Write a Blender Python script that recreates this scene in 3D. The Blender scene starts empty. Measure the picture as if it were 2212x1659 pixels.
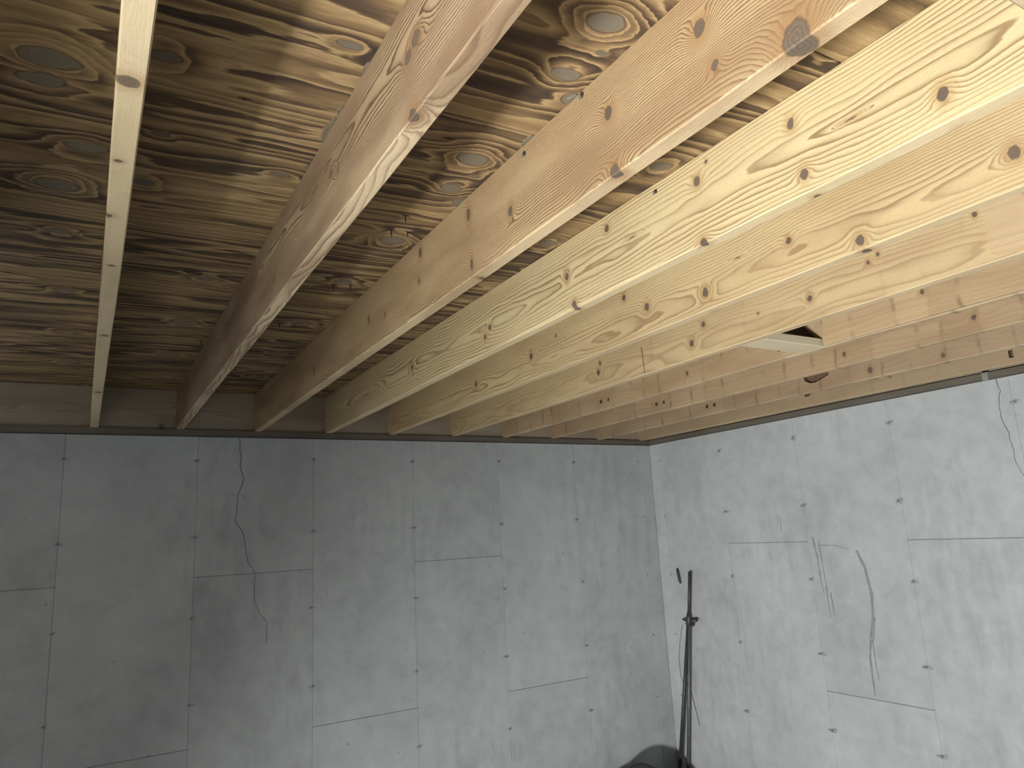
import bpy, bmesh, math, random
from mathutils import Vector, Matrix
random.seed(7)
C = bpy.context.scene.collection
S = bpy.context.scene

# ------------------------------------------------------------------ camera
F_PX, W_PX = 1555.42, 2212
R_ = Vector((0.8616, -0.5040, -0.0520)); U_ = Vector((-0.0583, -0.2006, 0.9780)); FW = Vector((0.50297, 0.84027, 0.20230))
FW.normalize(); R_ = (R_ - FW*R_.dot(FW)).normalized(); U_ = R_.cross(FW)
cd = bpy.data.cameras.new('camera'); cam = bpy.data.objects.new('camera', cd); C.objects.link(cam)
cd.sensor_fit = 'HORIZONTAL'; cd.sensor_width = 36; cd.lens = F_PX/W_PX*36; cd.clip_start = 0.02
cam.matrix_world = Matrix((R_, U_, -FW)).transposed().to_4x4()
S.camera = cam
# ------------------------------------------------------------------ light, exposure
wd = bpy.data.worlds.new('world'); S.world = wd; wd.use_nodes = True
bg = wd.node_tree.nodes['Background']; bg.inputs[0].default_value = (0.90, 0.945, 1.0, 1); bg.inputs[1].default_value = 0.53
LAMP = Vector((-2.40, -0.30, -1.55))
ld = bpy.data.lights.new('work_lamp', 'AREA'); ld.shape = 'DISK'; ld.size = 0.46; ld.energy = 402; ld.color = (1.0, 0.98, 0.935)
lo = bpy.data.objects.new('work_lamp', ld); C.objects.link(lo); lo.location = LAMP
lo.rotation_euler = (Vector((1.8, 1.9, 0.50))-LAMP).to_track_quat('-Z', 'Y').to_euler()
S.view_settings.view_transform = 'Standard'; S.view_settings.look = 'None'
S.cycles.adaptive_threshold = 0.05; S.cycles.max_bounces = 5; S.cycles.diffuse_bounces = 3; S.cycles.transparent_max_bounces = 4
S.view_settings.exposure = 0.0; S.view_settings.gamma = 1.0; S.view_settings.use_curve_mapping = False

# ------------------------------------------------------------------ dimensions (metres, eye at the origin)
D = 4.236                     # face of the back wall
XR = 3.737                    # face of the right wall
ZJ = 0.6427; H = 0.2227       # underside and depth of the joists
ZS = ZJ-0.038                 # top of the concrete
DECK = ZJ+H
FLOOR = -1.80
JX = [0.004, 0.407, 0.816, 1.224, 1.628, 2.063, 2.449, 2.846, 3.255, 3.659]
JW = 0.038
YN = -1.6                     # how far towards and past the eye things run

# ------------------------------------------------------------------ node helpers
def srgb(r, g, b):
    f = lambda c: (c/255/12.92) if c/255 <= .04045 else ((c/255+.055)/1.055)**2.4
    return (f(r), f(g), f(b), 1)
class NT:
    def __init__(s, t): s.t = t
    def n(s, typ, **k):
        x = s.t.nodes.new(typ)
        for a, b in k.items(): setattr(x, a, b)
        return x
    def put(s, sock, v):
        if v is None: return
        if isinstance(v, bpy.types.NodeSocket): s.t.links.new(v, sock)
        else: sock.default_value = v
    def m(s, op, a, b=None, c=None, clamp=False):
        x = s.n('ShaderNodeMath', operation=op); x.use_clamp = clamp
        s.put(x.inputs[0], a); s.put(x.inputs[1], b); s.put(x.inputs[2], c)
        return x.outputs[0]
    def xyz(s, x, y, z):
        c = s.n('ShaderNodeCombineXYZ'); s.put(c.inputs[0], x); s.put(c.inputs[1], y); s.put(c.inputs[2], z); return c.outputs[0]
    def noise(s, vec, scale=1, detail=2, rough=.5, dist=0, dim='3D', w=None):
        x = s.n('ShaderNodeTexNoise', noise_dimensions=dim); s.put(x.inputs['Vector'], vec)
        x.inputs['Scale'].default_value = scale; x.inputs['Detail'].default_value = detail
        x.inputs['Roughness'].default_value = rough; x.inputs['Distortion'].default_value = dist
        if w is not None: s.put(x.inputs['W'], w)
        return x.outputs[0]
    def ramp(s, fac, stops, interp='LINEAR'):
        x = s.n('ShaderNodeValToRGB'); s.put(x.inputs[0], fac); e = x.color_ramp.elements; x.color_ramp.interpolation = interp
        while len(e) < len(stops): e.new(.5)
        for i, (p, c) in enumerate(stops): e[i].position = p; e[i].color = c if len(c) == 4 else (*c, 1)
        return x.outputs[0]
    def mix(s, fac, a, b, blend='MIX'):
        x = s.n('ShaderNodeMix', data_type='RGBA', blend_type=blend); s.put(x.inputs[0], fac); s.put(x.inputs[6], a); s.put(x.inputs[7], b)
        return x.outputs[2]
    def maprange(s, v, a, b, c, d, smooth=False):
        x = s.n('ShaderNodeMapRange'); x.interpolation_type = 'SMOOTHSTEP' if smooth else 'LINEAR'
        s.put(x.inputs[0], v); x.inputs[1].default_value = a; x.inputs[2].default_value = b; x.inputs[3].default_value = c; x.inputs[4].default_value = d
        return x.outputs[0]
    def bump(s, h, dist, strength=1.0):
        x = s.n('ShaderNodeBump'); x.inputs['Strength'].default_value = strength; x.inputs['Distance'].default_value = dist
        s.put(x.inputs['Height'], h); return x.outputs[0]

def new_mat(name):
    m = bpy.data.materials.new(name); m.use_nodes = True; t = m.node_tree
    b = t.nodes['Principled BSDF']; b.inputs['Roughness'].default_value = .75
    return m, NT(t), b
def flat_mat(name, col, rough=.6, metal=0, var=.15, scale=40):
    m, k, b = new_mat(name)
    tc = k.n('ShaderNodeTexCoord').outputs['Object']
    n = k.noise(tc, scale, 3)
    dark = tuple(c*(1-var) for c in col[:3])+(1,); lite = tuple(min(1, c*(1+var)) for c in col[:3])+(1,)
    k.put(b.inputs['Base Color'], k.ramp(n, [(.3, dark), (.7, lite)]))
    b.inputs['Roughness'].default_value = rough; b.inputs['Metallic'].default_value = metal
    return m

# one knot: a broad lift of the ring field (rings flow round it) and a core mask
def knot_group(periodic):
    g = bpy.data.node_groups.new('knot', 'ShaderNodeTree')
    for nm in ('U', 'V', 'CU', 'CV', 'R', 'EU', 'EV', 'Period'): g.interface.new_socket(nm, in_out='INPUT', socket_type='NodeSocketFloat')
    for nm in ('Lift', 'Core', 'Dist'): g.interface.new_socket(nm, in_out='OUTPUT', socket_type='NodeSocketFloat')
    k = NT(g); i = k.n('NodeGroupInput').outputs; o = k.n('NodeGroupOutput').inputs
    du = k.m('SUBTRACT', i['U'], i['CU'])
    if periodic:
        half = k.m('MULTIPLY', i['Period'], .5)
        du = k.m('SUBTRACT', k.m('FLOORED_MODULO', k.m('ADD', du, half), i['Period']), half)
    dv = k.m('SUBTRACT', i['V'], i['CV'])
    du = k.m('DIVIDE', du, i['R']); dv = k.m('DIVIDE', dv, i['R'])
    a = k.m('DIVIDE', du, i['EU']); b = k.m('DIVIDE', dv, i['EV'])
    core = k.m('SQRT', k.m('ADD', k.m('MULTIPLY', a, a), k.m('MULTIPLY', b, b)))
    a2 = k.m('MULTIPLY', a, 1/2.6); b2 = k.m('MULTIPLY', b, 1/1.7)
    q = k.m('ADD', k.m('MULTIPLY', a2, a2), k.m('MULTIPLY', b2, b2))
    lift = k.m('MULTIPLY', k.m('EXPONENT', k.m('MULTIPLY', q, -1)), i['R'])
    k.put(o['Lift'], lift); k.put(o['Dist'], core)
    k.put(o['Core'], k.maprange(core, .82, 1.06, 1, 0, True))
    return g
KG = {True: knot_group(True), False: knot_group(False)}
def knots(k, u, v, lst):
    """lst: (cu, cv, r, eu, ev, sign, period, tone); returns lift sum, core mask, dark core mask, min dist"""
    lift = core = dark = None; dist = None
    for (cu, cv, r, eu, ev, sg, per, tone) in lst:
        g = k.n('ShaderNodeGroup'); g.node_tree = KG[per < 10]
        for nm, val in (('U', u), ('V', v), ('CU', cu), ('CV', cv), ('R', r), ('EU', eu), ('EV', ev), ('Period', per)): k.put(g.inputs[nm], val)
        l = k.m('MULTIPLY', g.outputs['Lift'], sg)
        lift = l if lift is None else k.m('ADD', lift, l)
        core = g.outputs['Core'] if core is None else k.m('MAXIMUM', core, g.outputs['Core'])
        d = k.m('MULTIPLY', g.outputs['Core'], tone*.6); dark = d if dark is None else k.m('MAXIMUM', dark, d)
        dist = g.outputs['Dist'] if dist is None else k.m('MINIMUM', dist, g.outputs['Dist'])
    return lift, core, dark, dist

def wd(r, g, b):
    """wood tone, taken a little towards grey"""
    return srgb(r*.925, (g+(r-g)*.14)*.955, (b+(r-b)*.17)*.965)
def lumber_mat(name, seed, knot_list=(), pith=(-.05, .10), ring=.0065, light=(203, 171, 120), late=(128, 92, 56), knot_v='z',
               contrast=1.0, bands=0.0, patch=0.5, grey=0.0, drift=.05, under=.45):
    """Sawn softwood: annual rings about a wandering pith, thin latewood lines, knots the rings flow around. Long axis = object Y."""
    m, k, b = new_mat(name)
    tc = k.n('ShaderNodeTexCoord').outputs['Object']
    sp = k.n('ShaderNodeSeparateXYZ'); k.put(sp.inputs[0], tc); x, y, z = sp.outputs
    off = seed*7.31
    ys = k.m('ADD', y, off)
    # pith wander
    w1 = k.m('SUBTRACT', k.noise(k.xyz(k.m('MULTIPLY', ys, 1.1), off, 0), 1, 1.5), .5)
    w2 = k.m('SUBTRACT', k.noise(k.xyz(k.m('MULTIPLY', ys, 1.6), off+9, 3), 1, 2), .5)
    dx = k.m('ADD', k.m('SUBTRACT', x, pith[0]), k.m('MULTIPLY', w1, drift*1.6))
    dz = k.m('ADD', k.m('SUBTRACT', z, pith[1]), k.m('MULTIPLY', w2, drift*1.2))
    r = k.m('SQRT', k.m('ADD', k.m('MULTIPLY', dx, dx), k.m('MULTIPLY', dz, dz)))
    # slow waviness of rings and fine raggedness
    sv = k.xyz(k.m('MULTIPLY', x, 7), k.m('MULTIPLY', ys, 2.6), k.m('MULTIPLY', z, 13))
    r = k.m('ADD', r, k.m('MULTIPLY', k.m('SUBTRACT', k.noise(sv, 1, 2.0), .5), .030))
    fv = k.xyz(k.m('MULTIPLY', x, 260), k.m('MULTIPLY', ys, 26), k.m('MULTIPLY', z, 260))
    fine = k.noise(fv, 1, 3, .6)
    r = k.m('ADD', r, k.m('MULTIPLY', k.m('SUBTRACT', fine, .5), .0016))
    vv = k.m('ADD', z, k.m('MULTIPLY', x, 1.1)) if knot_v == 'z' else x
    # wobble of the knot plane so no knot is a clean ellipse
    ku = k.m('ADD', y, k.m('MULTIPLY', k.m('SUBTRACT', k.noise(k.xyz(ys, vv, off), 60, 2), .5), .009))
    kv = k.m('ADD', vv, k.m('MULTIPLY', k.m('SUBTRACT', k.noise(k.xyz(ys, vv, off+4), 60, 2), .5), .009))
    if knot_list:
        lift, core, dark, dist = knots(k, ku, kv, knot_list)
        r = k.m('ADD', r, lift)
    # spacing varies with age
    rr = k.m('DIVIDE', r, ring)
    f = k.m('FRACT', rr)
    late_m = k.ramp(f, [(0, (.0, .0, .0)), (.35, (.06, .06, .06)), (.66, (.42, .42, .42)), (.82, (1, 1, 1)), (.94, (.9, .9, .9)), (1, (.0, .0, .0))])
    # some stretches show strong grain, some nearly none
    gm = k.maprange(k.noise(k.xyz(k.m('MULTIPLY', x, 3), k.m('MULTIPLY', ys, 1.7), k.m('MULTIPLY', z, 9)), 1, 2), .30, .62, .50*contrast, 1.15*contrast, True)
    late_m = k.m('MULTIPLY', late_m, gm, clamp=True)
    ns = k.n('ShaderNodeSeparateXYZ'); k.put(ns.inputs[0], k.n('ShaderNodeTexCoord').outputs['Normal'])     # grain quieted on edge faces so the undersides look brighter lit
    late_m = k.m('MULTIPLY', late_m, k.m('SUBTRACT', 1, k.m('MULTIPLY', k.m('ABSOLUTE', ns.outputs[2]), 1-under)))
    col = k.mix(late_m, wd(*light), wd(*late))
    col = k.mix(k.m('MULTIPLY', k.m('ABSOLUTE', ns.outputs[2]), .5), col, k.mix(k.m('MULTIPLY', late_m, .6), srgb(226, 206, 172), wd(*late)))   # light on the undersides, painted as a paler colour on the narrow edges
    # broad tone: brown drifts
    bt = k.noise(k.xyz(k.m('MULTIPLY', x, 8), k.m('MULTIPLY', ys, 2.2), k.m('MULTIPLY', z, 10)), 1, 3)
    col = k.mix(k.maprange(bt, .38, .68, 0, patch, True), col, k.mix(.5, wd(light[0]*.80, light[1]*.72, light[2]*.66), wd(*late)), 'MIX')
    # fibre flecks
    fl = k.noise(k.xyz(k.m('MULTIPLY', x, 700), k.m('MULTIPLY', ys, 90), k.m('MULTIPLY', z, 700)), 1, 2)
    col = k.mix(k.maprange(fl, .35, .65, .20, 0), col, wd(late[0], late[1], late[2]))
    # planer-chatter and rolled bands across the face
    if bands:
        ca = k.n('ShaderNodeTexVoronoi', voronoi_dimensions='1D', feature='DISTANCE_TO_EDGE'); ca.inputs['Scale'].default_value = 7.0
        wv = k.m('ADD', ys, k.m('MULTIPLY', k.m('SUBTRACT', k.noise(k.xyz(ys, z, 2), 9, 2), .5), .04))
        k.put(ca.inputs['W'], wv)
        edge = k.maprange(ca.outputs['Distance'], .0, .10, 1, 0, True)
        cb = k.n('ShaderNodeTexVoronoi', voronoi_dimensions='1D'); cb.inputs['Scale'].default_value = 7.0; k.put(cb.inputs['W'], wv)
        sc = k.n('ShaderNodeSeparateColor'); k.put(sc.inputs[0], cb.outputs['Color'])
        zz = k.maprange(k.noise(k.xyz(k.m('MULTIPLY', ys, 4), 1, k.m('MULTIPLY', z, 12)), 1, 2), .40, .66, 0, 1, True)
        col = k.mix(k.m('MULTIPLY', k.m('MULTIPLY', edge, zz), bands), col, wd(late[0]*.80, late[1]*.82, late[2]*.86))
        col = k.mix(k.m('MULTIPLY', sc.outputs[0], bands*.42), col, wd(light[0]*.78, light[1]*.72, light[2]*.66))
    if grey: col = k.mix(grey, col, wd(150, 140, 128))
    if knot_list:
        halo = k.maprange(dist, 1.0, 3.2, .55, 0, True)
        col = k.mix(halo, col, k.mix(.6, wd(*late), wd(light[0]*.86, light[1]*.72, light[2]*.55)))
        kr = k.m('FRACT', k.m('MULTIPLY', dist, 3.1))
        kc = k.ramp(kr, [(0, wd(124, 102, 80)), (.7, wd(110, 88, 68)), (1, wd(98, 77, 60))])
        col = k.mix(core, col, kc)
        col = k.mix(dark, col, wd(52, 42, 40))
        rim = k.m('MULTIPLY', k.maprange(dist, .80, .98, 0, 1, True), k.maprange(dist, .98, 1.14, 1, 0, True))
        col = k.mix(k.m('MULTIPLY', rim, .6), col, wd(86, 64, 46))
    k.put(b.inputs['Base Color'], col)
    b.inputs['Roughness'].default_value = .68
    k.put(b.inputs['Normal'], k.bump(fine, .0012, .5))
    return m

def plywood_mat(name, seed, knot_list=()):
    """Rotary-cut veneer: bold flame bands running along X that repeat every turn of the log (0.517 m along Y)."""
    m, k, b = new_mat(name)
    P = .517
    tc = k.n('ShaderNodeTexCoord').outputs['Object']
    sp = k.n('ShaderNodeSeparateXYZ'); k.put(sp.inputs[0], tc); x, y, z = sp.outputs
    off = seed*3.7
    y = k.m('ADD', y, k.m('MULTIPLY', x, .05))
    th = k.m('MULTIPLY', y, 2*math.pi/P)
    cy, sy = k.m('COSINE', th), k.m('SINE', th)
    def cyl(sx, a, o):
        return k.xyz(k.m('ADD', k.m('MULTIPLY', x, sx), o+off), k.m('MULTIPLY', cy, a), k.m('MULTIPLY', sy, a))
    big = k.noise(cyl(.75, .50, 0), 1, 1.5, .5, 0, '4D', k.m('MULTIPLY', y, .6))
    med = k.noise(cyl(2.2, 1.5, 5), 1, 2.5, .55, 0, '4D', k.m('MULTIPLY', y, 1.2))
    jag = k.noise(k.xyz(k.m('MULTIPLY', x, 14), k.m('MULTIPLY', y, 150), off), 1, 3, .6)
    fld = k.m('ADD', k.m('MULTIPLY', k.m('SUBTRACT', big, .5), 13.0), k.m('MULTIPLY', k.m('SUBTRACT', med, .5), 2.2))
    fld = k.m('ADD', fld, k.m('MULTIPLY', k.m('SUBTRACT', jag, .5), .42))
    fld = k.m('ADD', fld, k.m('MULTIPLY', y, 6/P))
    ku = k.m('ADD', y, k.m('MULTIPLY', k.m('SUBTRACT', k.noise(k.xyz(x, y, off), 24, 2), .5), .016))
    kv = k.m('ADD', x, k.m('MULTIPLY', k.m('SUBTRACT', k.noise(k.xyz(x, y, off+3), 24, 2), .5), .022))
    if knot_list:
        lift, core, dark, dist = knots(k, ku, kv, knot_list)
        fld = k.m('ADD', fld, k.m('MULTIPLY', lift, 75))
    f = k.m('FRACT', fld)
    band = k.ramp(f, [(0, (.42, .42, .42)), (.05, (.04, .04, .04)), (.12, (.10, .10, .10)), (.32, (.42, .42, .42)), (.60, (.68, .68, .68)), (.86, (.95, .95, .95)), (.96, (.8, .8, .8)), (1, (.42, .42, .42))])
    streak = k.noise(k.xyz(k.m('MULTIPLY', x, 5), k.m('MULTIPLY', y, 70), off), 1, 4, .62)
    band = k.m('ADD', band, k.m('MULTIPLY', k.m('SUBTRACT', streak, .5), .5), clamp=True)
    amp = k.maprange(k.noise(cyl(1.3, .9, 11), 1, 2, .5, 0, '4D', y), .33, .62, .35, 1.0, True)
    band = k.m('MULTIPLY', band, amp)
    col = k.ramp(band, [(0, wd(196, 158, 102)), (.3, wd(156, 120, 72)), (.6, wd(98, 72, 46)), (1, wd(50, 37, 30))])
    fib = k.noise(k.xyz(k.m('MULTIPLY', x, 40), k.m('MULTIPLY', y, 600), off), 1, 3, .6)
    col = k.mix(k.maprange(fib, .35, .68, 0, .35), col, wd(82, 58, 40))
    if knot_list:
        halo = k.maprange(dist, 1.0, 2.2, .35, 0, True)
        col = k.mix(halo, col, wd(188, 146, 92))
        kr = k.m('FRACT', k.m('MULTIPLY', dist, 4.3))
        kc = k.ramp(kr, [(0, wd(132, 116, 96)), (.8, wd(122, 107, 88)), (1, wd(112, 97, 79))])
        col = k.mix(core, col, kc); col = k.mix(dark, col, wd(84, 70, 60))
        rim = k.m('MULTIPLY', k.maprange(dist, .86, 1.0, 0, 1, True), k.maprange(dist, 1.0, 1.12, 1, 0, True))
        col = k.mix(k.m('MULTIPLY', rim, .7), col, wd(70, 52, 38))
    k.put(b.inputs['Base Color'], col); b.inputs['Roughness'].default_value = .72
    k.put(b.inputs['Normal'], k.bump(fib, .0010, .5))
    return m

def concrete_mat(name, horiz, base=(150, 153, 152), joint=False):
    m, k, b = new_mat(name)
    pos = k.n('ShaderNodeNewGeometry').outputs['Position']
    rnd = k.n('ShaderNodeObjectInfo').outputs['Random']
    sp = k.n('ShaderNodeSeparateXYZ'); k.put(sp.inputs[0], pos)
    z = sp.outputs[2]; h = sp.outputs[horiz]
    n1 = k.noise(pos, 2.3, 4, .55); n2 = k.noise(pos, 11, 4, .6, .4)
    st = k.noise(k.xyz(k.m('MULTIPLY', h, 16), 0, k.m('MULTIPLY', z, 3.2)), 1, 4, .6)   # vertical bleed streaks
    fine = k.noise(pos, 160, 3, .6)
    v = k.m('ADD', k.m('MULTIPLY', k.m('SUBTRACT', n1, .5), .34), k.m('MULTIPLY', k.m('SUBTRACT', n2, .5), .34))
    smask = k.maprange(k.noise(pos, 1.3, 2), .45, .62, 0, .42, True)
    v = k.m('ADD', v, k.m('MULTIPLY', k.m('SUBTRACT', st, .5), smask))
    v = k.m('ADD', v, k.m('MULTIPLY', k.m('SUBTRACT', rnd, .5), .06))
    v = k.m('ADD', v, k.m('MULTIPLY', k.m('SUBTRACT', fine, .5), .10))
    v = k.m('ADD', v, .5)
    lo_ = tuple(c*.72 for c in base); hi_ = tuple(min(255, c*1.17) for c in base)
    col = k.ramp(v, [(.12, srgb(*lo_)), (.5, srgb(*base)), (.88, srgb(*hi_))])
    # bug holes
    vo = k.n('ShaderNodeTexVoronoi'); k.put(vo.inputs['Vector'], pos); vo.inputs['Scale'].default_value = 17
    cs = k.n('ShaderNodeSeparateColor'); k.put(cs.inputs[0], vo.outputs['Color'])
    keep = k.m('GREATER_THAN', cs.outputs[0], .80)
    rad = k.m('MULTIPLY', cs.outputs[1], .11)
    hole = k.m('MULTIPLY', keep, k.m('LESS_THAN', vo.outputs['Distance'], rad))
    col = k.mix(k.m('MULTIPLY', hole, .38), col, srgb(70, 72, 74))
    if joint: col = k.mix(.30, col, srgb(110, 112, 114))
    k.put(b.inputs['Base Color'], col); b.inputs['Roughness'].default_value = .82
    k.put(b.inputs['Normal'], k.bump(fine, .0012, .6))
    return m

# ------------------------------------------------------------------ object helpers
def obj(name, bm, mat=None, parent=None, loc=(0, 0, 0), smooth=False):
    me = bpy.data.meshes.new(name); bmesh.ops.recalc_face_normals(bm, faces=bm.faces[:]); bm.to_mesh(me); bm.free()
    if mat: me.materials.append(mat)
    if smooth:
        for p in me.polygons: p.use_smooth = True
    o = bpy.data.objects.new(name, me); C.objects.link(o); o.location = loc
    if parent: o.parent = parent
    return o
def tag(o, label, cat, group=None):
    o['label'] = label; o['category'] = cat
    if group: o['group'] = group
    return o
def struct(name, bm=None, mat=None):
    if bm is None:
        o = bpy.data.objects.new(name, None); C.objects.link(o)
    else: o = obj(name, bm, mat)
    o['kind'] = 'structure'; return o
def box(bm, a, b, bevel=0):
    vs = [bm.verts.new((x, y, z)) for x in (a[0], b[0]) for y in (a[1], b[1]) for z in (a[2], b[2])]
    q = [(0, 1, 3, 2), (4, 6, 7, 5), (0, 4, 5, 1), (2, 3, 7, 6), (0, 2, 6, 4), (1, 5, 7, 3)]
    fs = [bm.faces.new([vs[i] for i in f]) for f in q]
    if bevel:
        es = list({e for f in fs for e in f.edges})
        bmesh.ops.bevel(bm, geom=es, offset=bevel, segments=1, affect='EDGES')
    return bm
def bbox(a, b, bevel=0): return box(bmesh.new(), a, b, bevel)
def tube(bm, pts, rad, seg=10, cap=True):
    pts = [Vector(p) for p in pts]; rads = rad if isinstance(rad, (list, tuple)) else [rad]*len(pts); rings = []
    for i, p in enumerate(pts):
        t = (pts[min(i+1, len(pts)-1)]-pts[max(i-1, 0)]).normalized()
        a = t.orthogonal().normalized() if not rings else (prev - t*prev.dot(t)).normalized()
        prev = a; c = t.cross(a)
        rings.append([bm.verts.new(p+(a*math.cos(2*math.pi*j/seg)+c*math.sin(2*math.pi*j/seg))*rads[i]) for j in range(seg)])
    for r0, r1 in zip(rings, rings[1:]):
        for j in range(seg): bm.faces.new((r0[j], r0[(j+1) % seg], r1[(j+1) % seg], r1[j]))
    if cap: bm.faces.new(rings[0]); bm.faces.new(rings[-1])
    return bm
def board(length, w, h, cham=.0025, seg=50, wob=.0012, seed=0, wane=()):
    """sawn board along -Y from the origin; cross-section x 0..w, z 0..h, eased edges, slightly untrue, optional chipped lower-left edge"""
    bm = bmesh.new(); rnd = random.Random(seed); ph = [rnd.uniform(0, 6.28) for _ in range(8)]
    rings = []
    for i in range(seg+1):
        y = -length*i/seg
        g = lambda n: wob*(math.sin(y*2.1+ph[n])+.5*math.sin(y*5.3+ph[n+1]) + .25*math.sin(y*17+ph[n+2]))
        c = cham
        cl = c+max(0, g(4))*1.2
        for (yc, half, amt) in wane:
            cl += amt*max(0, 1-((y-yc)/half)**2)
        zb = g(0); xo = g(2)*.6
        sec = [(cl, zb), (w-c, zb), (w, zb+c), (w, h-c), (w-c, h), (c, h), (0, h-c), (0, zb+cl)]
        rings.append([bm.verts.new((sx+xo, y, sz)) for sx, sz in sec])
    for a, b in zip(rings, rings[1:]):
        for j in range(8): bm.faces.new((a[j], a[(j+1) % 8], b[(j+1) % 8], b[j]))
    bm.faces.new(rings[0]); bm.faces.new(rings[-1])
    return bm
bore_m = flat_mat('bored_wood_shade', srgb(98, 76, 60), .95, 0, .25, 90)   # shade inside bored holes and notches, painted as a dark wood colour
def cut(o, cutters):
    """boolean out holes once and keep only the resulting mesh"""
    for cb in cutters:
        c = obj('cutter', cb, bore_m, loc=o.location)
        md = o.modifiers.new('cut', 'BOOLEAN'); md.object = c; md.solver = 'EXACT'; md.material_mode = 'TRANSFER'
        bpy.context.view_layer.update()
        ev = o.evaluated_get(bpy.context.evaluated_depsgraph_get()); me = bpy.data.meshes.new_from_object(ev)
        o.modifiers.clear(); old = o.data; o.data = me; bpy.data.meshes.remove(old)
        cm = c.data; bpy.data.objects.remove(c); bpy.data.meshes.remove(cm)

# ------------------------------------------------------------------ the setting: walls
mat_back = concrete_mat('concrete_back_wall', 0, (160, 165, 167))
mat_right = concrete_mat('concrete_right_wall', 1, (168, 173, 175))
mat_back_j = concrete_mat('concrete_back_joint', 0, (168, 173, 175), True)
mat_right_j = concrete_mat('concrete_right_joint', 1, (168, 173, 175), True)
mat_tie = flat_mat('tie_patch', srgb(142, 146, 148), .85, 0, .14, 60)
mat_crack = flat_mat('crack_dark', srgb(86, 88, 88), .9, 0, .2, 60)
GAP, PROUD = .0016, .002

wall_back = struct('wall_back', bbox((-3.4, D+PROUD, FLOOR), (XR+.2, D+.2, ZS)), mat_back_j)
wall_right = struct('wall_right', bbox((XR+PROUD, YN-.4, FLOOR), (XR+.2, D+PROUD, ZS)), mat_right_j)
def panel_mesh(w, h):
    return bbox((0, 0, 0), (w, PROUD, h), .0012)
def back_panel(x0, x1, z0, z1):
    return obj('concrete_panel', bbox((x0+GAP, D+random.uniform(-.0006, .0006), z0+GAP), (x1-GAP, D+PROUD+.001, z1-(GAP if z1 < ZS else 0)), .0012), mat_back, wall_back)
def right_panel(y0, y1, z0, z1):
    return obj('concrete_panel', bbox((XR+random.uniform(-.0006, .0006), y0+GAP, z0+GAP), (XR+PROUD+.001, y1-GAP, z1-(GAP if z1 < ZS else 0)), .0012), mat_right, wall_right)
XB = [-3.19, -2.575, -1.957, -1.34, -.72, -.098, .521, 1.150, 1.772, 2.392, 3.014, 3.612, XR-.001]
for i, (a, b_) in enumerate(zip(XB, XB[1:])):
    last = i >= len(XB)-3
    zs_ = [] if last else [(-.143 if i % 2 == 0 else -.982)]
    lv = [FLOOR]+zs_+[ZS]
    for z0, z1 in zip(lv, lv[1:]): back_panel(a, b_, z0, z1)
YB = [D-.001, 4.130, 3.528, 2.912, 2.293, 1.677, 1.060, .443, -.175, -.79, -1.41, -2.0]
for i, (b_, a) in enumerate(zip(YB, YB[1:])):
    zs_ = [] if i < 2 else [(-.143 if i % 2 == 0 else -.980)]
    lv = [FLOOR]+zs_+[ZS]
    for z0, z1 in zip(lv, lv[1:]): right_panel(a, b_, z0, z1)
# form-tie marks: little broken-off nubs in a smear of patching
mat_nub = flat_mat('tie_nub', srgb(104, 106, 106), .85, 0, .2, 60)
def tie_mesh(seed):
    r = random.Random(seed); bm = bmesh.new(); n = 22
    ph = [r.uniform(0, 6.28) for _ in range(3)]
    q = [1+.22*math.sin(2*math.pi*j/n*2+ph[0])+.14*math.sin(2*math.pi*j/n*3+ph[1])+.10*math.sin(2*math.pi*j/n*5+ph[2])+r.uniform(-.07, .07) for j in range(n)]
    cx = r.uniform(-.006, .006)
    ring = lambda a_, b_, y, o, f: [bm.verts.new((o+math.cos(2*math.pi*j/n)*a_*(q[j] if f else 1), y, math.sin(2*math.pi*j/n)*b_*(q[j] if f else 1))) for j in range(n)]
    R0 = ring(.024, .0135, 0, 0, 1); R1 = ring(.017, .0095, -.0012, cx*.5, 1); R2 = ring(.007, .0055, -.0014, cx, 0); R3 = ring(.0035, .003, -.006, cx, 0)
    tip = bm.verts.new((cx, -.0065, -.0005))
    for a_, b_, mi in ((R0, R1, 0), (R1, R2, 0), (R2, R3, 1)):
        for j in range(n):
            f = bm.faces.new((a_[j], a_[(j+1) % n], b_[(j+1) % n], b_[j])); f.material_index = mi
    for j in range(n): bm.faces.new((R3[j], R3[(j+1) % n], tip)).material_index = 1
    me = bpy.data.meshes.new('tie_mark'); bmesh.ops.recalc_face_normals(bm, faces=bm.faces[:]); bm.to_mesh(me); bm.free(); me.materials.append(mat_tie); me.materials.append(mat_nub)
    for p in me.polygons: p.use_smooth = True
    return me
TM = [tie_mesh(i) for i in range(4)]
def tie(parent, loc, rz, s):
    o = bpy.data.objects.new('tie_mark', random.choice(TM)); C.objects.link(o); o.parent = parent
    o.location = loc; o.rotation_euler = (0, 0, rz); o.scale = (s*random.uniform(.8, 1.2), 1, s*random.uniform(.85, 1.2))
for x in XB[4:-1]:
    for z in (.475, .065, -.355, -.776, -1.197, -1.61):
        s = .8 if x < 3.5 else .45
        tie(wall_back, (x+random.uniform(-.008, .008), D-.0002, z+random.uniform(-.006, .006)), 0, s)
for y in YB[1:8]:
    for z in (.478, .065, -.355, -.776, -1.190, -1.61):
        s = .95 if y < 4 else .45
        tie(wall_right, (XR-.0002, y+random.uniform(-.008, .008), z+random.uniform(-.006, .006)), -math.pi/2, s)

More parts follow.
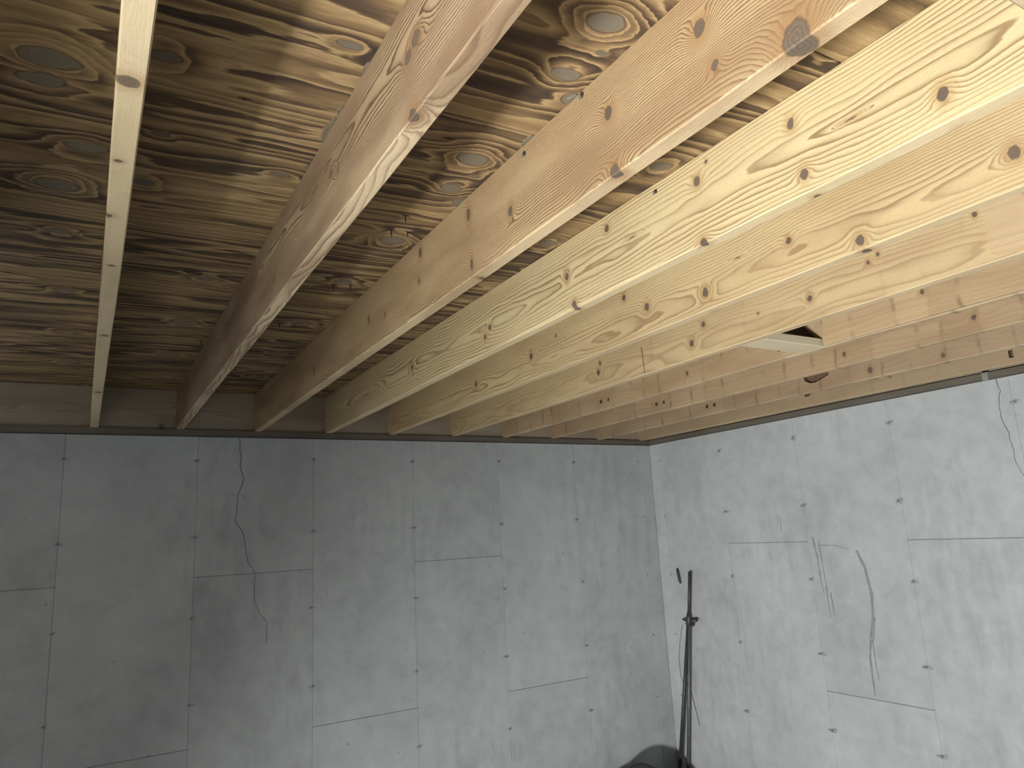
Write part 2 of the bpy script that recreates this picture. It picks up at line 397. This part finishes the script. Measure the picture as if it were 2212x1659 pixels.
def ribbon(name, pts, width, mat, parent, plane, jitter=0, seed=1, thick=.0012):
    """thin strip following a line on a wall; pts are (along, z)"""
    r = random.Random(seed); P = []
    for (a, b_) in zip(pts, pts[1:]):
        n = max(1, int(math.dist(a, b_)/.018)) if jitter else 1
        for i in range(n):
            t = i/n; P.append((a[0]+(b_[0]-a[0])*t+r.uniform(-jitter, jitter), a[1]+(b_[1]-a[1])*t+r.uniform(-jitter, jitter)*.5))
    P.append(pts[-1]); bm = bmesh.new(); rows = []
    for i, p in enumerate(P):
        q0 = P[max(i-1, 0)]; q1 = P[min(i+1, len(P)-1)]
        d = Vector((q1[0]-q0[0], q1[1]-q0[1])).normalized(); nrm = Vector((-d.y, d.x))
        t = i/(len(P)-1); w = width(t) if callable(width) else width*(1-.55*t)
        w *= r.uniform(.75, 1.2)
        row = []
        for sgn, dep in ((-1, .0005), (-1, -thick), (1, -thick), (1, .0005)):
            a = p[0]+nrm.x*w/2*sgn; z = p[1]+nrm.y*w/2*sgn
            row.append(bm.verts.new((a, D+dep, z) if plane == 'back' else (XR+dep, a, z)))
        rows.append(row)
    for r0, r1 in zip(rows, rows[1:]):
        for j in range(4): bm.faces.new((r0[j], r0[(j+1) % 4], r1[(j+1) % 4], r1[j]))
    bm.faces.new(rows[0]); bm.faces.new(rows[-1])
    return obj(name, bm, mat, parent)
ribbon('crack', [(0.735, 0.602), (0.742, 0.501), (0.739, 0.436), (0.762, 0.371), (0.735, 0.295), (0.721, 0.144), (0.764, 0.067), (0.791, -0.071), (0.827, -0.135), (0.832, -0.294), (0.858, -0.357), (0.898, -0.409), (0.897, -0.517)], .0034, mat_crack, wall_back, 'back', .004, 3)
ribbon('crack', [(1.727, 0.603), (1.721, 0.541), (1.738, 0.465), (1.738, 0.421), (1.722, 0.362), (1.711, 0.252), (1.711, 0.197), (1.69, 0.131), (1.66, .02)], .0030, mat_crack, wall_right, 'right', .003, 5)
# damp drip marks and scuffs on the right wall (soft, broken)
def stain_mat():
    m, k, b = new_mat('damp_mark'); t = m.node_tree
    pos = k.n('ShaderNodeNewGeometry').outputs['Position']
    k.put(b.inputs['Base Color'], k.ramp(k.noise(pos, 25, 3), [(.3, srgb(136, 139, 141)), (.7, srgb(150, 153, 154))]))
    b.inputs['Roughness'].default_value = .8
    tr = k.n('ShaderNodeBsdfTransparent'); mx = k.n('ShaderNodeMixShader')
    k.put(mx.inputs[0], k.maprange(k.noise(pos, 55, 4), .36, .6, .25, .85, True)); k.put(mx.inputs[1], tr.outputs[0]); k.put(mx.inputs[2], b.outputs[0])
    k.put(t.nodes['Material Output'].inputs[0], mx.outputs[0]); return m
ms = stain_mat()
for i, (pts, w) in enumerate([
    ([(2.598, -0.198), (2.562, -0.285), (2.545, -0.42), (2.555, -0.542), (2.582, -0.641), (2.608, -0.763), (2.612, -0.96)], lambda t: .020-.012*abs(t-.15)),
    ([(2.546, -0.553), (2.579, -0.688), (2.58, -0.807), (2.573, -0.877)], .009),
    ([(2.873, -0.116), (2.858, -0.223), (2.852, -0.381), (2.845, -0.433)], .012),
    ([(2.836, -0.143), (2.828, -0.289), (2.82, -0.432)], .008),
    ([(2.833, -0.165), (2.74, -0.166), (2.654, -0.185)], .006),
    ([(2.80, -.43), (2.795, -.56)], .010), ([(2.825, -.40), (2.82, -.57)], .008),
    ([(3.088, 0.016), (3.093, -0.083)], .007), ([(3.105, 0.03), (3.108, -0.02)], .006)]):
    ribbon('drip_mark', pts, w, ms, wall_right, 'right', .001, i+20, .0006)
# ridges of paste left along the form joints
def paste(parent, plane, a0, a1, z, seed):
    r = random.Random(seed); bm = bmesh.new(); n = 26; rows = []
    for i in range(n+1):
        t = i/n; a = a0+(a1-a0)*t; w = .0025+.0035*abs(r.gauss(0, 1))*(.3 if r.random() < .6 else 1); zz = z+r.uniform(-.001, .001); row = []
        for dz, dep in ((-w, .003), (0, -.0018), (w*.6, .003)):
            row.append(bm.verts.new((a, D+dep, zz+dz) if plane == 'back' else (XR+dep, a, zz+dz)))
        rows.append(row)
    for r0, r1 in zip(rows, rows[1:]):
        for j in range(3): bm.faces.new((r0[j], r0[(j+1) % 3], r1[(j+1) % 3], r1[j]))
    bm.faces.new(rows[0]); bm.faces.new(rows[-1])
    obj('paste_ridge', bm, mat_tie, parent)
for i, (a0, a1, z) in enumerate([(-.72, -.098, -.143), (-.098, .521, -.982), (.521, 1.15, -.143), (1.15, 1.772, -.982), (1.772, 2.392, -.143), (2.392, 3.014, -.982)]): paste(wall_back, 'back', a0, a1, z, i)
for i, (a0, a1, z) in enumerate([(2.912, 3.528, -.143), (2.293, 2.912, -.98), (1.677, 2.293, -.143), (1.06, 1.677, -.98)]): paste(wall_right, 'right', a0, a1, z, i+30)

floor_m = concrete_mat('concrete_floor', 0, (178, 180, 178))
struct('floor', bbox((-3.4, YN-.4, FLOOR-.1), (XR+.2, D+.2, FLOOR)), floor_m)
# unseen partition added on the left, opening shaped to cast the shadow edge of the lamp
bm = bmesh.new()
prof = [(.89, FLOOR), (.52, -1.44), (.24, -1.20), (.05, -.96), (-.01, -.80), (-3, -.80), (-3, ZJ+.15), (1.6, ZJ+.15), (1.6, FLOOR)]
fa = [bm.verts.new((-1.70, y, z)) for y, z in prof]; fb = [bm.verts.new((-1.76, y, z)) for y, z in prof]
bm.faces.new(fa); bm.faces.new(fb)
for i in range(len(prof)): bm.faces.new((fa[i], fa[(i+1) % len(prof)], fb[(i+1) % len(prof)], fb[i]))
struct('shadow_partition', bm, floor_m)

# ------------------------------------------------------------------ ceiling deck: plywood sheets
ceiling = struct('ceiling')
P = .517
def dk(x, y, r, eu=1.0, ev=1.4, sg=1.0, per=P, tone=0.0): return (y+.05*x, x, r, eu, ev, sg, per, tone)
KB = [dk(.741, .850, .026, 1, 1.45, 1.9), dk(.758, 1.000, .018, 1, 1.7, -1.7), dk(.815, 1.063, .018, 1.2, 1.3, .5), dk(.785, .921, .007, 1, 1.6, .8, P, .5),
      dk(-.10, 1.37, .030, 1, 1.6, 1.8), dk(-.11, 1.445, .022, 1, 1.8, -1.2), dk(.078, 1.275, .016, 1.1, 1.5, 1.5, P, .5), dk(.095, 1.553, .009, 1, 2, -1.3, P, .6),
      dk(-.04, 1.672, .020, 1, 2.2, 1.6, 50, 0), dk(.36, 1.62, .010, 1, 2.2, 1.2, P, .3), dk(1.18, 1.2, .02, 1, 1.5, 1.6)]
K2 = [dk(.30, 2.42, .016, 1, 1.9, 1.6), dk(.72, 2.28, .018, 1, 1.7, -1.4), dk(-.1, 2.7, .016, 1, 1.8, 1.5), dk(1.05, 2.9, .016, 1, 1.8, 1.6)]
mats_p = [plywood_mat('plywood_%d' % i, i+1, kl) for i, kl in enumerate([K2, KB, K2])]
sheets = []
ys_ = [YN, -.485, .735, 1.955, 3.175, D+.10]
for r_i, (y0, y1) in enumerate(zip(ys_, ys_[1:])):
    xs = [-2.7, -1.19, 1.243, XR+.15] if r_i % 2 == 0 else [-2.7, -.18-.0, 2.468, XR+.15]
    if r_i == 2: xs = [-2.7, -1.19, 1.243, XR+.15]
    if r_i in (1, 3): xs = [-2.7, -.6, 1.647, XR+.15]
    for x0, x1 in zip(xs, xs[1:]):
        mt = mats_p[1] if r_i == 2 else mats_p[(r_i) % 2*2]
        o = obj('plywood_panel', bbox((x0+.001, y0+.0015, DECK+random.uniform(0, .0008)), (x1-.001, y1-.0015, DECK+.018), .001), mt, ceiling)
nail_m = flat_mat('nail_steel', srgb(58, 50, 46), .5, .4)
split_m = flat_mat('split_wood', srgb(46, 32, 24), .9)
def deck_nail(x, y, L=.022, lean=(0.002, 0)):
    bm = bmesh.new(); tube(bm, [(x, y, DECK+.004), (x+lean[0]*.6, y+lean[1]*.6, DECK-L*.7), (x+lean[0], y+lean[1], DECK-L)], [.0021, .0019, .0003], 7)
    obj('nail', bm, nail_m, ceiling, smooth=True)
    bm = bmesh.new(); r = random.Random(int(x*1e4)); top = []; n = 10
    for j in range(n):
        a = 2*math.pi*j/n; q = r.uniform(.6, 1.3)
        top.append((x+math.cos(a)*.013*q*(1.2 if math.cos(a) > 0 else .8), y+math.sin(a)*.0022*q))
    va = [bm.verts.new((p[0], p[1], DECK-.0008)) for p in top]; vb = [bm.verts.new((p[0], p[1], DECK+.001)) for p in top]
    bm.faces.new(va); bm.faces.new(vb)
    for j in range(n): bm.faces.new((va[j], va[(j+1) % n], vb[(j+1) % n], vb[j]))
    obj('splinter', bm, split_m, ceiling)
for x, y, L in [(.712, 1.711, .024), (.712, 1.817, .024), (.758, 1.808, .018), (.695, 2.318, .026), (.748, 2.297, .026), (.388, 3.185, .024), (.224, 1.346, .006), (.650, 1.306, .004),
                (.241, 2.371, .006), (.774, 1.775, .005), (.63, 2.83, .02)]:
    deck_nail(x, y, L)
# construction adhesive squeezed out along the joist tops
glue_m = flat_mat('adhesive', srgb(106, 96, 78), .7, 0, .2, 80)
def glue(x, y0, y1, w, seed):
    r = random.Random(seed); bm = bmesh.new(); n = 12; rows = []
    for i in range(n+1):
        t = i/n; y = y0+(y1-y0)*t; ww = w*max(.12, math.sin(math.pi*min(.98, max(.02, t)))**.6)*r.uniform(.65, 1.2)
        rows.append([bm.verts.new(p) for p in ((x+.002, y, DECK+.001), (x-ww, y, DECK+.001), (x-ww*.7, y, DECK-.003), (x+.002, y, DECK-.005))])
    for r0, r1 in zip(rows, rows[1:]):
        for j in range(4): bm.faces.new((r0[j], r0[(j+1) % 4], r1[(j+1) % 4], r1[j]))
    bm.faces.new(rows[0]); bm.faces.new(rows[-1]); obj('adhesive_bead', bm, glue_m, ceiling)
for i, (x, a, b_, w) in enumerate([(JX[1], 1.335, 1.435, .014), (JX[1], 1.285, 1.322, .010), (JX[1], 1.55, 1.575, .010), (JX[2], 1.215, 1.262, .010), (JX[2], 1.045, 1.085, .012), (JX[1], 1.13, 1.17, .004)]):
    glue(x, a, b_, w, i)

# ------------------------------------------------------------------ sill plates, rim and band joists
sill_m = lumber_mat('sill_wood', 31, light=(112, 100, 84), late=(84, 74, 62), contrast=.6, patch=.6)
rim_m = lumber_mat('rim_wood', 33, [(-1.6, .10, .012, 1, 1.2, 1.8, 50, .4), (-2.6, .15, .010, 1, 1.2, -1.8, 50, .4), (-3.5, .06, .012, 1, 1.2, 1.8, 50, .4), (-4.3, .12, .012, 1, 1.2, 1.8, 50, .4)],
                   light=(166, 146, 122), late=(132, 112, 90), contrast=.6)
sill_shadow_m = flat_mat('sill_shadow', srgb(58, 58, 58), .8)  # dark strip that paints the shadow line under the sills
def xboard(name, length, w, h, mat, x0, y, z, seed):
    o = obj(name, board(length, w, h, seed=seed, wob=.0006), mat)   # lies along X
    o.location = (x0, y, z); o.rotation_euler = (0, 0, math.pi/2); return o
s1 = xboard('sill_plate', 5.9, .089, .0375, sill_m, -2.1, D+.002, ZS+.0005, 4)
tag(s1, 'dark timber sill plate along the top of the back concrete wall', 'sill')
s1.location.x = XR+.1-.0; s1.rotation_euler = (0, 0, -math.pi/2); s1.location.y = D+.091
g1 = obj('shadow_strip', bbox((-.004, 0, -.002), (.087, 5.9, .003), 0), sill_shadow_m, s1); g1.rotation_euler = (0, 0, math.pi); g1.location = (.089, 0, 0)
s2 = obj('sill_plate', board(D-.004-YN, .12, .0375, seed=9, wob=.0006), sill_m); s2.location = (XR+.002, D-.001, ZS+.0005)
tag(s2, 'dark brown timber sill plate along the top of the right concrete wall', 'sill')
obj('shadow_strip', bbox((-.003, -(D-.004-YN), -.002), (.1, 0, .003)), sill_shadow_m, s2)
strap_m = flat_mat('galvanised', srgb(150, 152, 150), .5, .5)
bm = bmesh.new(); box(bm, (-.0035, -2.475, -.004), (-.001, -2.447, .041)); box(bm, (-.0035, -2.475, .0385), (.05, -2.447, .041)); box(bm, (-.006, -2.55, -.0045), (-.001, -2.40, -.001))
obj('anchor_strap', bm, strap_m, s2)
rim = xboard('rim_joist', 5.9, .038, H-.001, rim_m, 0, 0, ZJ, 12)
rim.rotation_euler = (0, 0, -math.pi/2); rim.location = (XR+.1, D+.068, ZJ+.0005)
tag(rim, 'shadowed timber rim joist standing on the back wall sill behind the joist ends', 'joist')
band = obj('band_joist', board(D-.004-YN, .038, H-.001, seed=15), rim_m); band.location = (XR+.030, D-.004, ZJ+.0005)
tag(band, 'timber band joist standing on the right wall sill behind the last joist', 'joist')

# unseen dropped beam, added left of the frame to shade the leftmost deck bay
struct('shade_beam_1', bbox((-.366, YN, ZJ-.10), (-.290, 2.25, DECK-.001), .002), rim_m)

# ------------------------------------------------------------------ floor joists
def K(y, v, r, sg=2.0, tone=0.0, eu=1.0, ev=1.25, s=1): return (y-D, v, r, eu, ev, sg, 50, tone)
PY = 3.10
joists = [
 dict(seed=1, knots=[K(1.03, .014, .013, 1.8, 0), K(1.27, .012, .005, 1.6, .3), K(1.50, .003, .007, 1.5, .5), K(1.78, .018, .005, 1, .2), K(2.4, .02, .009, 1.5, .2), K(3.3, .02, .010, 1.5, .4)], kv='x',
      pith=(.02, -.10), light=(206, 182, 136), late=(166, 134, 92), contrast=.5, patch=.3,
      label='leftmost floor joist, seen almost edge-on with a pale bright underside'),
 dict(seed=2, knots=[K(.920, .127, .010, 2.5, 0, 1.6), K(.952, .114, .009, -2.2, .2, 1.4), K(1.377, .116, .008, 2.6, 0, 1.3), K(1.326, .099, .006, -2.2), K(.942, -.003, .015, 2.2, .5), K(1.9, .06, .008, 2.2)],
      pith=(-.035, .14), ring=.0058, light=(186, 154, 112), late=(104, 74, 50), contrast=1.15, patch=.75,
      label='second floor joist from the left, dark brown with strong wavy grain'),
 dict(seed=3, knots=[K(.956, .130, .011, 2.4, .45), K(.714, .144, .012, 2.2, .25), K(.691, .062, .008, -2.2, .3), K(.546, .010, .022, 1.8, .2), K(.951, .004, .013, 1.8, .35), K(1.538, .171, .010, 1.8, .35, 1, 1.7),
      K(1.329, .090, .009, -2.4, .25, 1, 1.4), K(1.852, .185, .010, 1.8, .4, 1, 1.6), K(1.532, .033, .008, 2.0, .4, .9, 1.9), K(1.868, .101, .007, 2, .3), K(2.15, .079, .006, 2), K(2.307, .108, .009, -2), K(3.0, .08, .010, 2)],
      pith=(-.06, -.03), ring=.0052, light=(198, 163, 112), late=(120, 84, 50), contrast=1.0, patch=.55,
      label='third floor joist from the left, honey brown with large grey knots and two nail heads'),
 dict(seed=4, knots=[K(.563, .053, .010, 2.0, .4), K(.860, .161, .009, 1.6, .0), K(1.132, .160, .010, 1.6, .0), K(.846, .040, .009, 1.8, .2), K(1.482, .184, .009, 1.6, .45), K(1.097, .195, .004, 1, .5), K(1.689, .111, .009, 2.2, .1, 1, 1.4),
      K(1.661, .013, .009, 1.4, .0, 1, 1.4), K(2.180, .085, .008, 2.2, .4), K(2.217, .060, .008, 2.2, .4), K(1.133, .000, .011, 1.4, .5), K(.73, .10, .012, -3.4, 0, 1, .2), K(1.38, .115, .013, 3.0, 0, .9, .15), K(2.9, .1, .01, 2)],
      pith=(-.055, .10), ring=.0085, light=(222, 194, 138), late=(150, 116, 72), contrast=.95, patch=.18, wane=[(-2.55, .5, .006)],
      label='fourth floor joist from the left, pale straw with bold pointed grain loops and small knots'),
 dict(seed=5, knots=[K(.998, .024, .011, 2, .25), K(1.201, .103, .008, 2.2, .4), K(1.521, .057, .012, 2.2, .3), K(1.792, .093, .011, 2.2, .4), K(1.908, .163, .009, 1.6, .6), K(2.547, .100, .011, 2.2, .6), K(3.064, .082, .010, 2, .5),
      K(.637, .078, .012, -2.4, .1), K(1.38, .12, .012, 3.0, 0, .9, .2), K(2.352, .139, .005, 1, .7)],
      pith=(-.05, .06), ring=.0080, light=(214, 182, 126), late=(150, 114, 70), contrast=.8, patch=.35,
      label='fifth floor joist from the left, yellow-tan with a row of small dark knots'),
 dict(seed=6, knots=[K(1.472, .076, .009, 2.4, .4), K(1.958, .123, .009, 2.4, .4), K(2.030, .065, .011, 2.2, .5), K(1.215, .138, .005, 1.5, .5), K(2.629, .119, .008, 1.8, .5), K(2.645, .078, .010, 1.8, .6), K(.929, .147, .006, 1.5, .4),
      K(1.251, .123, .006, -2, .2), K(2.05, .19, .007, 1, .5), K(1.69, .09, .004, 1, .4), K(2.8, .17, .015, 2, .7, 1.6, .5)],
      pith=(-.075, .05), ring=.0105, light=(208, 175, 122), late=(158, 122, 78), contrast=.55, patch=.35, bands=.12,
      label='sixth floor joist from the left, tan, with an added board near the right edge'),
 dict(seed=7, knots=[K(2.46, .06, .008, 2, .6), K(1.2, .07, .008, 2, .6), K(1.48, .05, .007, 2, .7)], pith=(-.08, .1), ring=.012, light=(188, 154, 110), late=(150, 114, 76), contrast=.3, patch=.45, bands=.75,
      label='seventh floor joist from the left, cross-banded, with the short flat block nailed against it'),
 dict(seed=8, knots=[K(1.9, .05, .008, 2, .6), K(1.35, .06, .009, 2, .6)], pith=(-.08, .1), ring=.012, light=(184, 150, 108), late=(148, 112, 76), contrast=.3, patch=.45, bands=.8,
      label='eighth floor joist from the left, cross-banded, below and right of the flat block'),
 dict(seed=9, knots=[K(1.7, .03, .009, 2, .6), K(2.05, .04, .012, 2, .5)], pith=(-.08, .1), ring=.012, light=(176, 144, 106), late=(146, 112, 78), contrast=.3, patch=.45, bands=.75,
      label='ninth floor joist from the left, cross-banded, with a dark curved notch in its face'),
 dict(seed=10, knots=[K(2.2, .07, .007, 2, .3)], pith=(-.08, .1), ring=.012, light=(174, 144, 106), late=(150, 118, 80), contrast=.3, patch=.3, bands=.25,
      label='last floor joist, smooth tan, right above the right wall sill'),
]
LEN = D+.029-YN
def rod(x0, x1, y, z, r, seg=20):
    return tube(bmesh.new(), [(x0, y, z), (x1, y, z)], r, seg)
def cutbox(x0, x1, pts):
    bm = bmesh.new(); a = [bm.verts.new((x0, y, z)) for y, z in pts]; b_ = [bm.verts.new((x1, y, z)) for y, z in pts]
    bm.faces.new(a); bm.faces.new(b_)
    for i in range(len(pts)): bm.faces.new((a[i], a[(i+1) % len(pts)], b_[(i+1) % len(pts)], b_[i]))
    bmesh.ops.recalc_face_normals(bm, faces=bm.faces[:]); return bm
J = []
for i, j in enumerate(joists):
    mt = lumber_mat('joist_wood_%d' % (i+1), j['seed'], j['knots'], j['pith'], j.get('ring', .0065), j['light'], j['late'], j.get('kv', 'z'), j['contrast'], j.get('bands', 0), j['patch'], under=(1.0 if i == 1 else .35))
    bm = board(LEN, JW, H-.0006, seed=i+40, wob=.0010, seg=90, wane=[(y0-.029, h_, a_) for y0, h_, a_ in j.get('wane', [])])
    bmesh.ops.translate(bm, verts=bm.verts[:], vec=(0, .029, 0))
    o = obj('floor_joist', bm, mt, loc=(JX[i], D, ZJ)); tag(o, j['label'], 'joist', 'timber floor joists under the plywood deck'); J.append(o)
def hole_pair(o, a, b_, v, r1, r2):
    cut(o, [rod(-.02, .030, a-D, v, r1), rod(-.02, .030, b_-D, v, r2)])
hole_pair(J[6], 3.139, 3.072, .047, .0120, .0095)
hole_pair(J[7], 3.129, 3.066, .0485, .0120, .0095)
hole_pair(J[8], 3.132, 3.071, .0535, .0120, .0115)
def arc(cy, cz, r, a0, a1, n=10): return [(cy+r*math.cos(math.radians(a0+(a1-a0)*t/n)), cz+r*math.sin(math.radians(a0+(a1-a0)*t/n))) for t in range(n+1)]
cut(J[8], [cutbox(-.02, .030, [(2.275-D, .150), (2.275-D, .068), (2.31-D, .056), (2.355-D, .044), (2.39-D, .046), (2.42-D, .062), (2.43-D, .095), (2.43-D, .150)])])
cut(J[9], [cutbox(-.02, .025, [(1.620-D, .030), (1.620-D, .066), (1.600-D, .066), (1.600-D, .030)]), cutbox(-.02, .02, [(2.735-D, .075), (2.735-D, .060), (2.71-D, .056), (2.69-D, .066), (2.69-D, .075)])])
# seventh joist: hole hidden above the flat block
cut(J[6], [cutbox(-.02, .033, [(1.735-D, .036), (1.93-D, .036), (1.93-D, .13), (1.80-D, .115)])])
# nail heads driven near the joist tops, each with its dent
head_m = flat_mat('nail_head_zinc', srgb(170, 178, 190), .35, .8); dent_m = flat_mat('nail_dent', srgb(48, 38, 34), .9)
for jo, y, v in [(J[2], 1.034, .2085), (J[2], 1.259, .1945), (J[3], 1.278, .1955)]:
    bm = bmesh.new(); tube(bm, [(-.0035, y-D, v), (.002, y-D-.001, v+.001)], [.0042, .0036], 12)
    h_ = obj('nail_head', bm, head_m, jo); h_['label'] = 'shiny zinc nail head'
    bm = bmesh.new(); tube(bm, [(-.0012, y-D-.004, v+.0035), (.001, y-D-.004, v+.0035)], [.0062, .006], 12); obj('nail_dent', bm, dent_m, jo)
# crack across the sixth joist
bm = bmesh.new(); pr = None
for t in range(7):
    z = .122-.118*t/6; y = 2.328-D-.006*t/6+random.uniform(-.0015, .0015); w = .0026*(1-.5*t/6)
    c_ = [bm.verts.new(p) for p in ((-.0022, y-w, z), (-.0022, y+w, z), (.002, y+w, z), (.002, y-w, z))]
    if pr:
        for q in range(4): bm.faces.new((pr[q], pr[(q+1) % 4], c_[(q+1) % 4], c_[q]))
    pr = c_
obj('crack', bm, flat_mat('joist_crack', srgb(122, 92, 66), .9), J[5])
# board added on the sixth joist near the eye, and on the seventh
scab_m = lumber_mat('scab_wood', 51, [K(.72, .13, .006, 2, .5), K(.80, .15, .005, 2, .4)], (-.09, .1), .011, (204, 170, 122), (170, 134, 92), contrast=.35, patch=.25)
bm = cutbox(-.007, .0, [(.906-D, .150), (.904-D, .020), (.890-D, .012), (-.9-D, .010), (-.9-D, H-.004), (.907-D, H-.004)])
o = obj('scab_board', bm, scab_m, J[5]); o['label'] = 'thin board added on the near part of the face'
bm = bbox((-.019, -.9-D, .004), (-.0, 1.705-D, H-.004), .002)
scab2_m = lumber_mat('scab_wood_two', 57, [K(1.3, .07, .007, 2, .6)], (-.09, .1), .012, (196, 162, 114), (150, 114, 76), contrast=.3, patch=.4, bands=.85)
obj('scab_board', bm, scab2_m, J[6])

# flat block between joists six and seven
blk_m = lumber_mat('block_wood', 61, light=(214, 196, 160), late=(176, 156, 122), contrast=.5, patch=.25)
bx0, bx1 = JX[5]+JW+.002, JX[6]-.001
blk = obj('blocking', board(bx1-bx0, .110, .034, seed=3, seg=8, wob=.0005), blk_m)
blk.rotation_euler = (0, 0, math.pi/2); blk.location = (bx1, 1.712, ZJ+.001)
blk.rotation_euler = (0, 0, -math.pi/2); blk.location = (bx1, 1.822, ZJ+.001)
tag(blk, 'short pale flat timber block fixed between two joists, dark gap above it', 'blocking')
# strapping nailed under the joists, only its edge shows in the top right corner
stp = obj('strapping', board(3.1, .064, .019, seed=5, seg=20, wob=.0004), lumber_mat('strapping_wood', 71, light=(186, 152, 112), late=(130, 98, 68), contrast=.5, patch=.4))
stp.rotation_euler = (0, 0, -math.pi/2); stp.location = (3.70, .350, ZJ-.0205)
tag(stp, 'light brown timber strap crossing under the joists at the top right corner', 'strap')

# ------------------------------------------------------------------ things in the corner
steel = flat_mat('dull_steel', srgb(66, 64, 66), .5, .35, .2, 30); steel2 = flat_mat('dull_steel_light', srgb(96, 96, 98), .5, .35, .2, 30)
root = bpy.data.objects.new('steel_prop', None); C.objects.link(root); base = Vector((3.664, 4.13, FLOOR)); root.location = base
tag(root, 'dark steel tube prop with clamp collar and two legs leaning in the wall corner', 'prop')
rel = lambda p: Vector(p)-base
T, M = Vector((3.700, 3.888, -.331)), Vector((3.700, 3.945, -.662))
bm = bmesh.new(); tube(bm, [rel(T), rel(M+Vector((0, .004, -.03)))], .0115, 14); obj('inner_tube', bm, steel, root, smooth=True)
bm = bmesh.new(); dn = (M-T).normalized(); tube(bm, [rel(M-dn*.055), rel(M-dn*.02), rel(M-dn*.004), rel(M+dn*.02), rel(M+dn*.05)], [.0125, .019, .024, .021, .015], 14); col_ = obj('collar', bm, steel, root, smooth=True)
bm = bmesh.new(); tube(bm, [rel(M+Vector((0, .060, .002))), rel(M+Vector((-.004, .0, -.004))), rel(M+Vector((-.006, -.082, .006)))], [.006, .011, .011], 10); obj('handle', bm, steel, root, smooth=True)
bm = bmesh.new(); tube(bm, [rel(M+Vector((-.004, -.02, -.03))), rel(M+Vector((-.004, -.045, -.03)))], .009, 8); obj('lock_screw', bm, steel, root, smooth=True)
for q, mt in ((Vector((3.650, 4.155, FLOOR)), steel), (Vector((3.694, 4.108, FLOOR)), steel2)):
    bm = bmesh.new(); tube(bm, [rel(M+dn*.03+Vector((0, (.006 if mt is steel else -.008), 0))), rel(q)], [.0115, .0125], 12); obj('leg', bm, mt, root, smooth=True)
# short dark strip on the right wall beside the top of the prop
bm = bmesh.new(); tube(bm, [(XR-.006, 4.044, -.312), (XR-.008, 4.041, -.330), (XR-.008, 4.030, -.395), (XR-.006, 4.024, -.418)], [.006, .011, .011, .006], 10)
tag(obj('dark_strip', bm, flat_mat('strip_dark', srgb(54, 54, 56), .7), smooth=True), 'short dark upright strip on the right wall beside the prop top', 'strip')
wire_m = flat_mat('wire_dark', srgb(84, 88, 90), .6)
bm = bmesh.new(); tube(bm, [(XR-.004, 4.050, -.70), (XR-.004, 4.085, -.80), (XR-.004, 4.118, -.93), (XR-.004, 4.117, -1.05), (XR-.004, 4.08, -1.15)], .0016, 6)
tag(obj('wire', bm, wire_m), 'thin loose wire hanging close to the corner, left of the prop', 'wire')
bm = bmesh.new(); tube(bm, [(XR-.012, 4.04, -1.02), (XR-.008, 4.02, -1.16), (XR-.004, 3.99, -1.29), (XR-.004, 3.975, -1.36)], .0022, 6)
tag(obj('wire', bm, wire_m), 'thin loose wire on the right wall, right of the prop legs', 'wire')
# dark bundle lying in the bottom of the corner
bm = bmesh.new(); nx, ny = 26, 12; g = []
for a in range(nx+1):
    row = []
    for b_ in range(ny+1):
        u, v = a/nx, b_/ny
        h_ = .30*(math.sin(math.pi*u)**.5)*(math.sin(math.pi*v)**.45) if 0 < u < 1 and 0 < v < 1 else 0
        h_ *= .88+.10*math.sin(u*9+v*4)+.04*math.sin(u*23+1)
        row.append(bm.verts.new((2.72+.86*u, 3.78+.40*v, FLOOR+max(0, h_))))
    g.append(row)
for a in range(nx):
    for b_ in range(ny): bm.faces.new((g[a][b_], g[a+1][b_], g[a+1][b_+1], g[a][b_+1]))
tag(obj('tarpaulin', bm, flat_mat('dark_sheet', srgb(60, 58, 64), .7, 0, .2, 6), smooth=True), 'dark folded sheet heaped on the floor at the foot of the back wall', 'sheet')
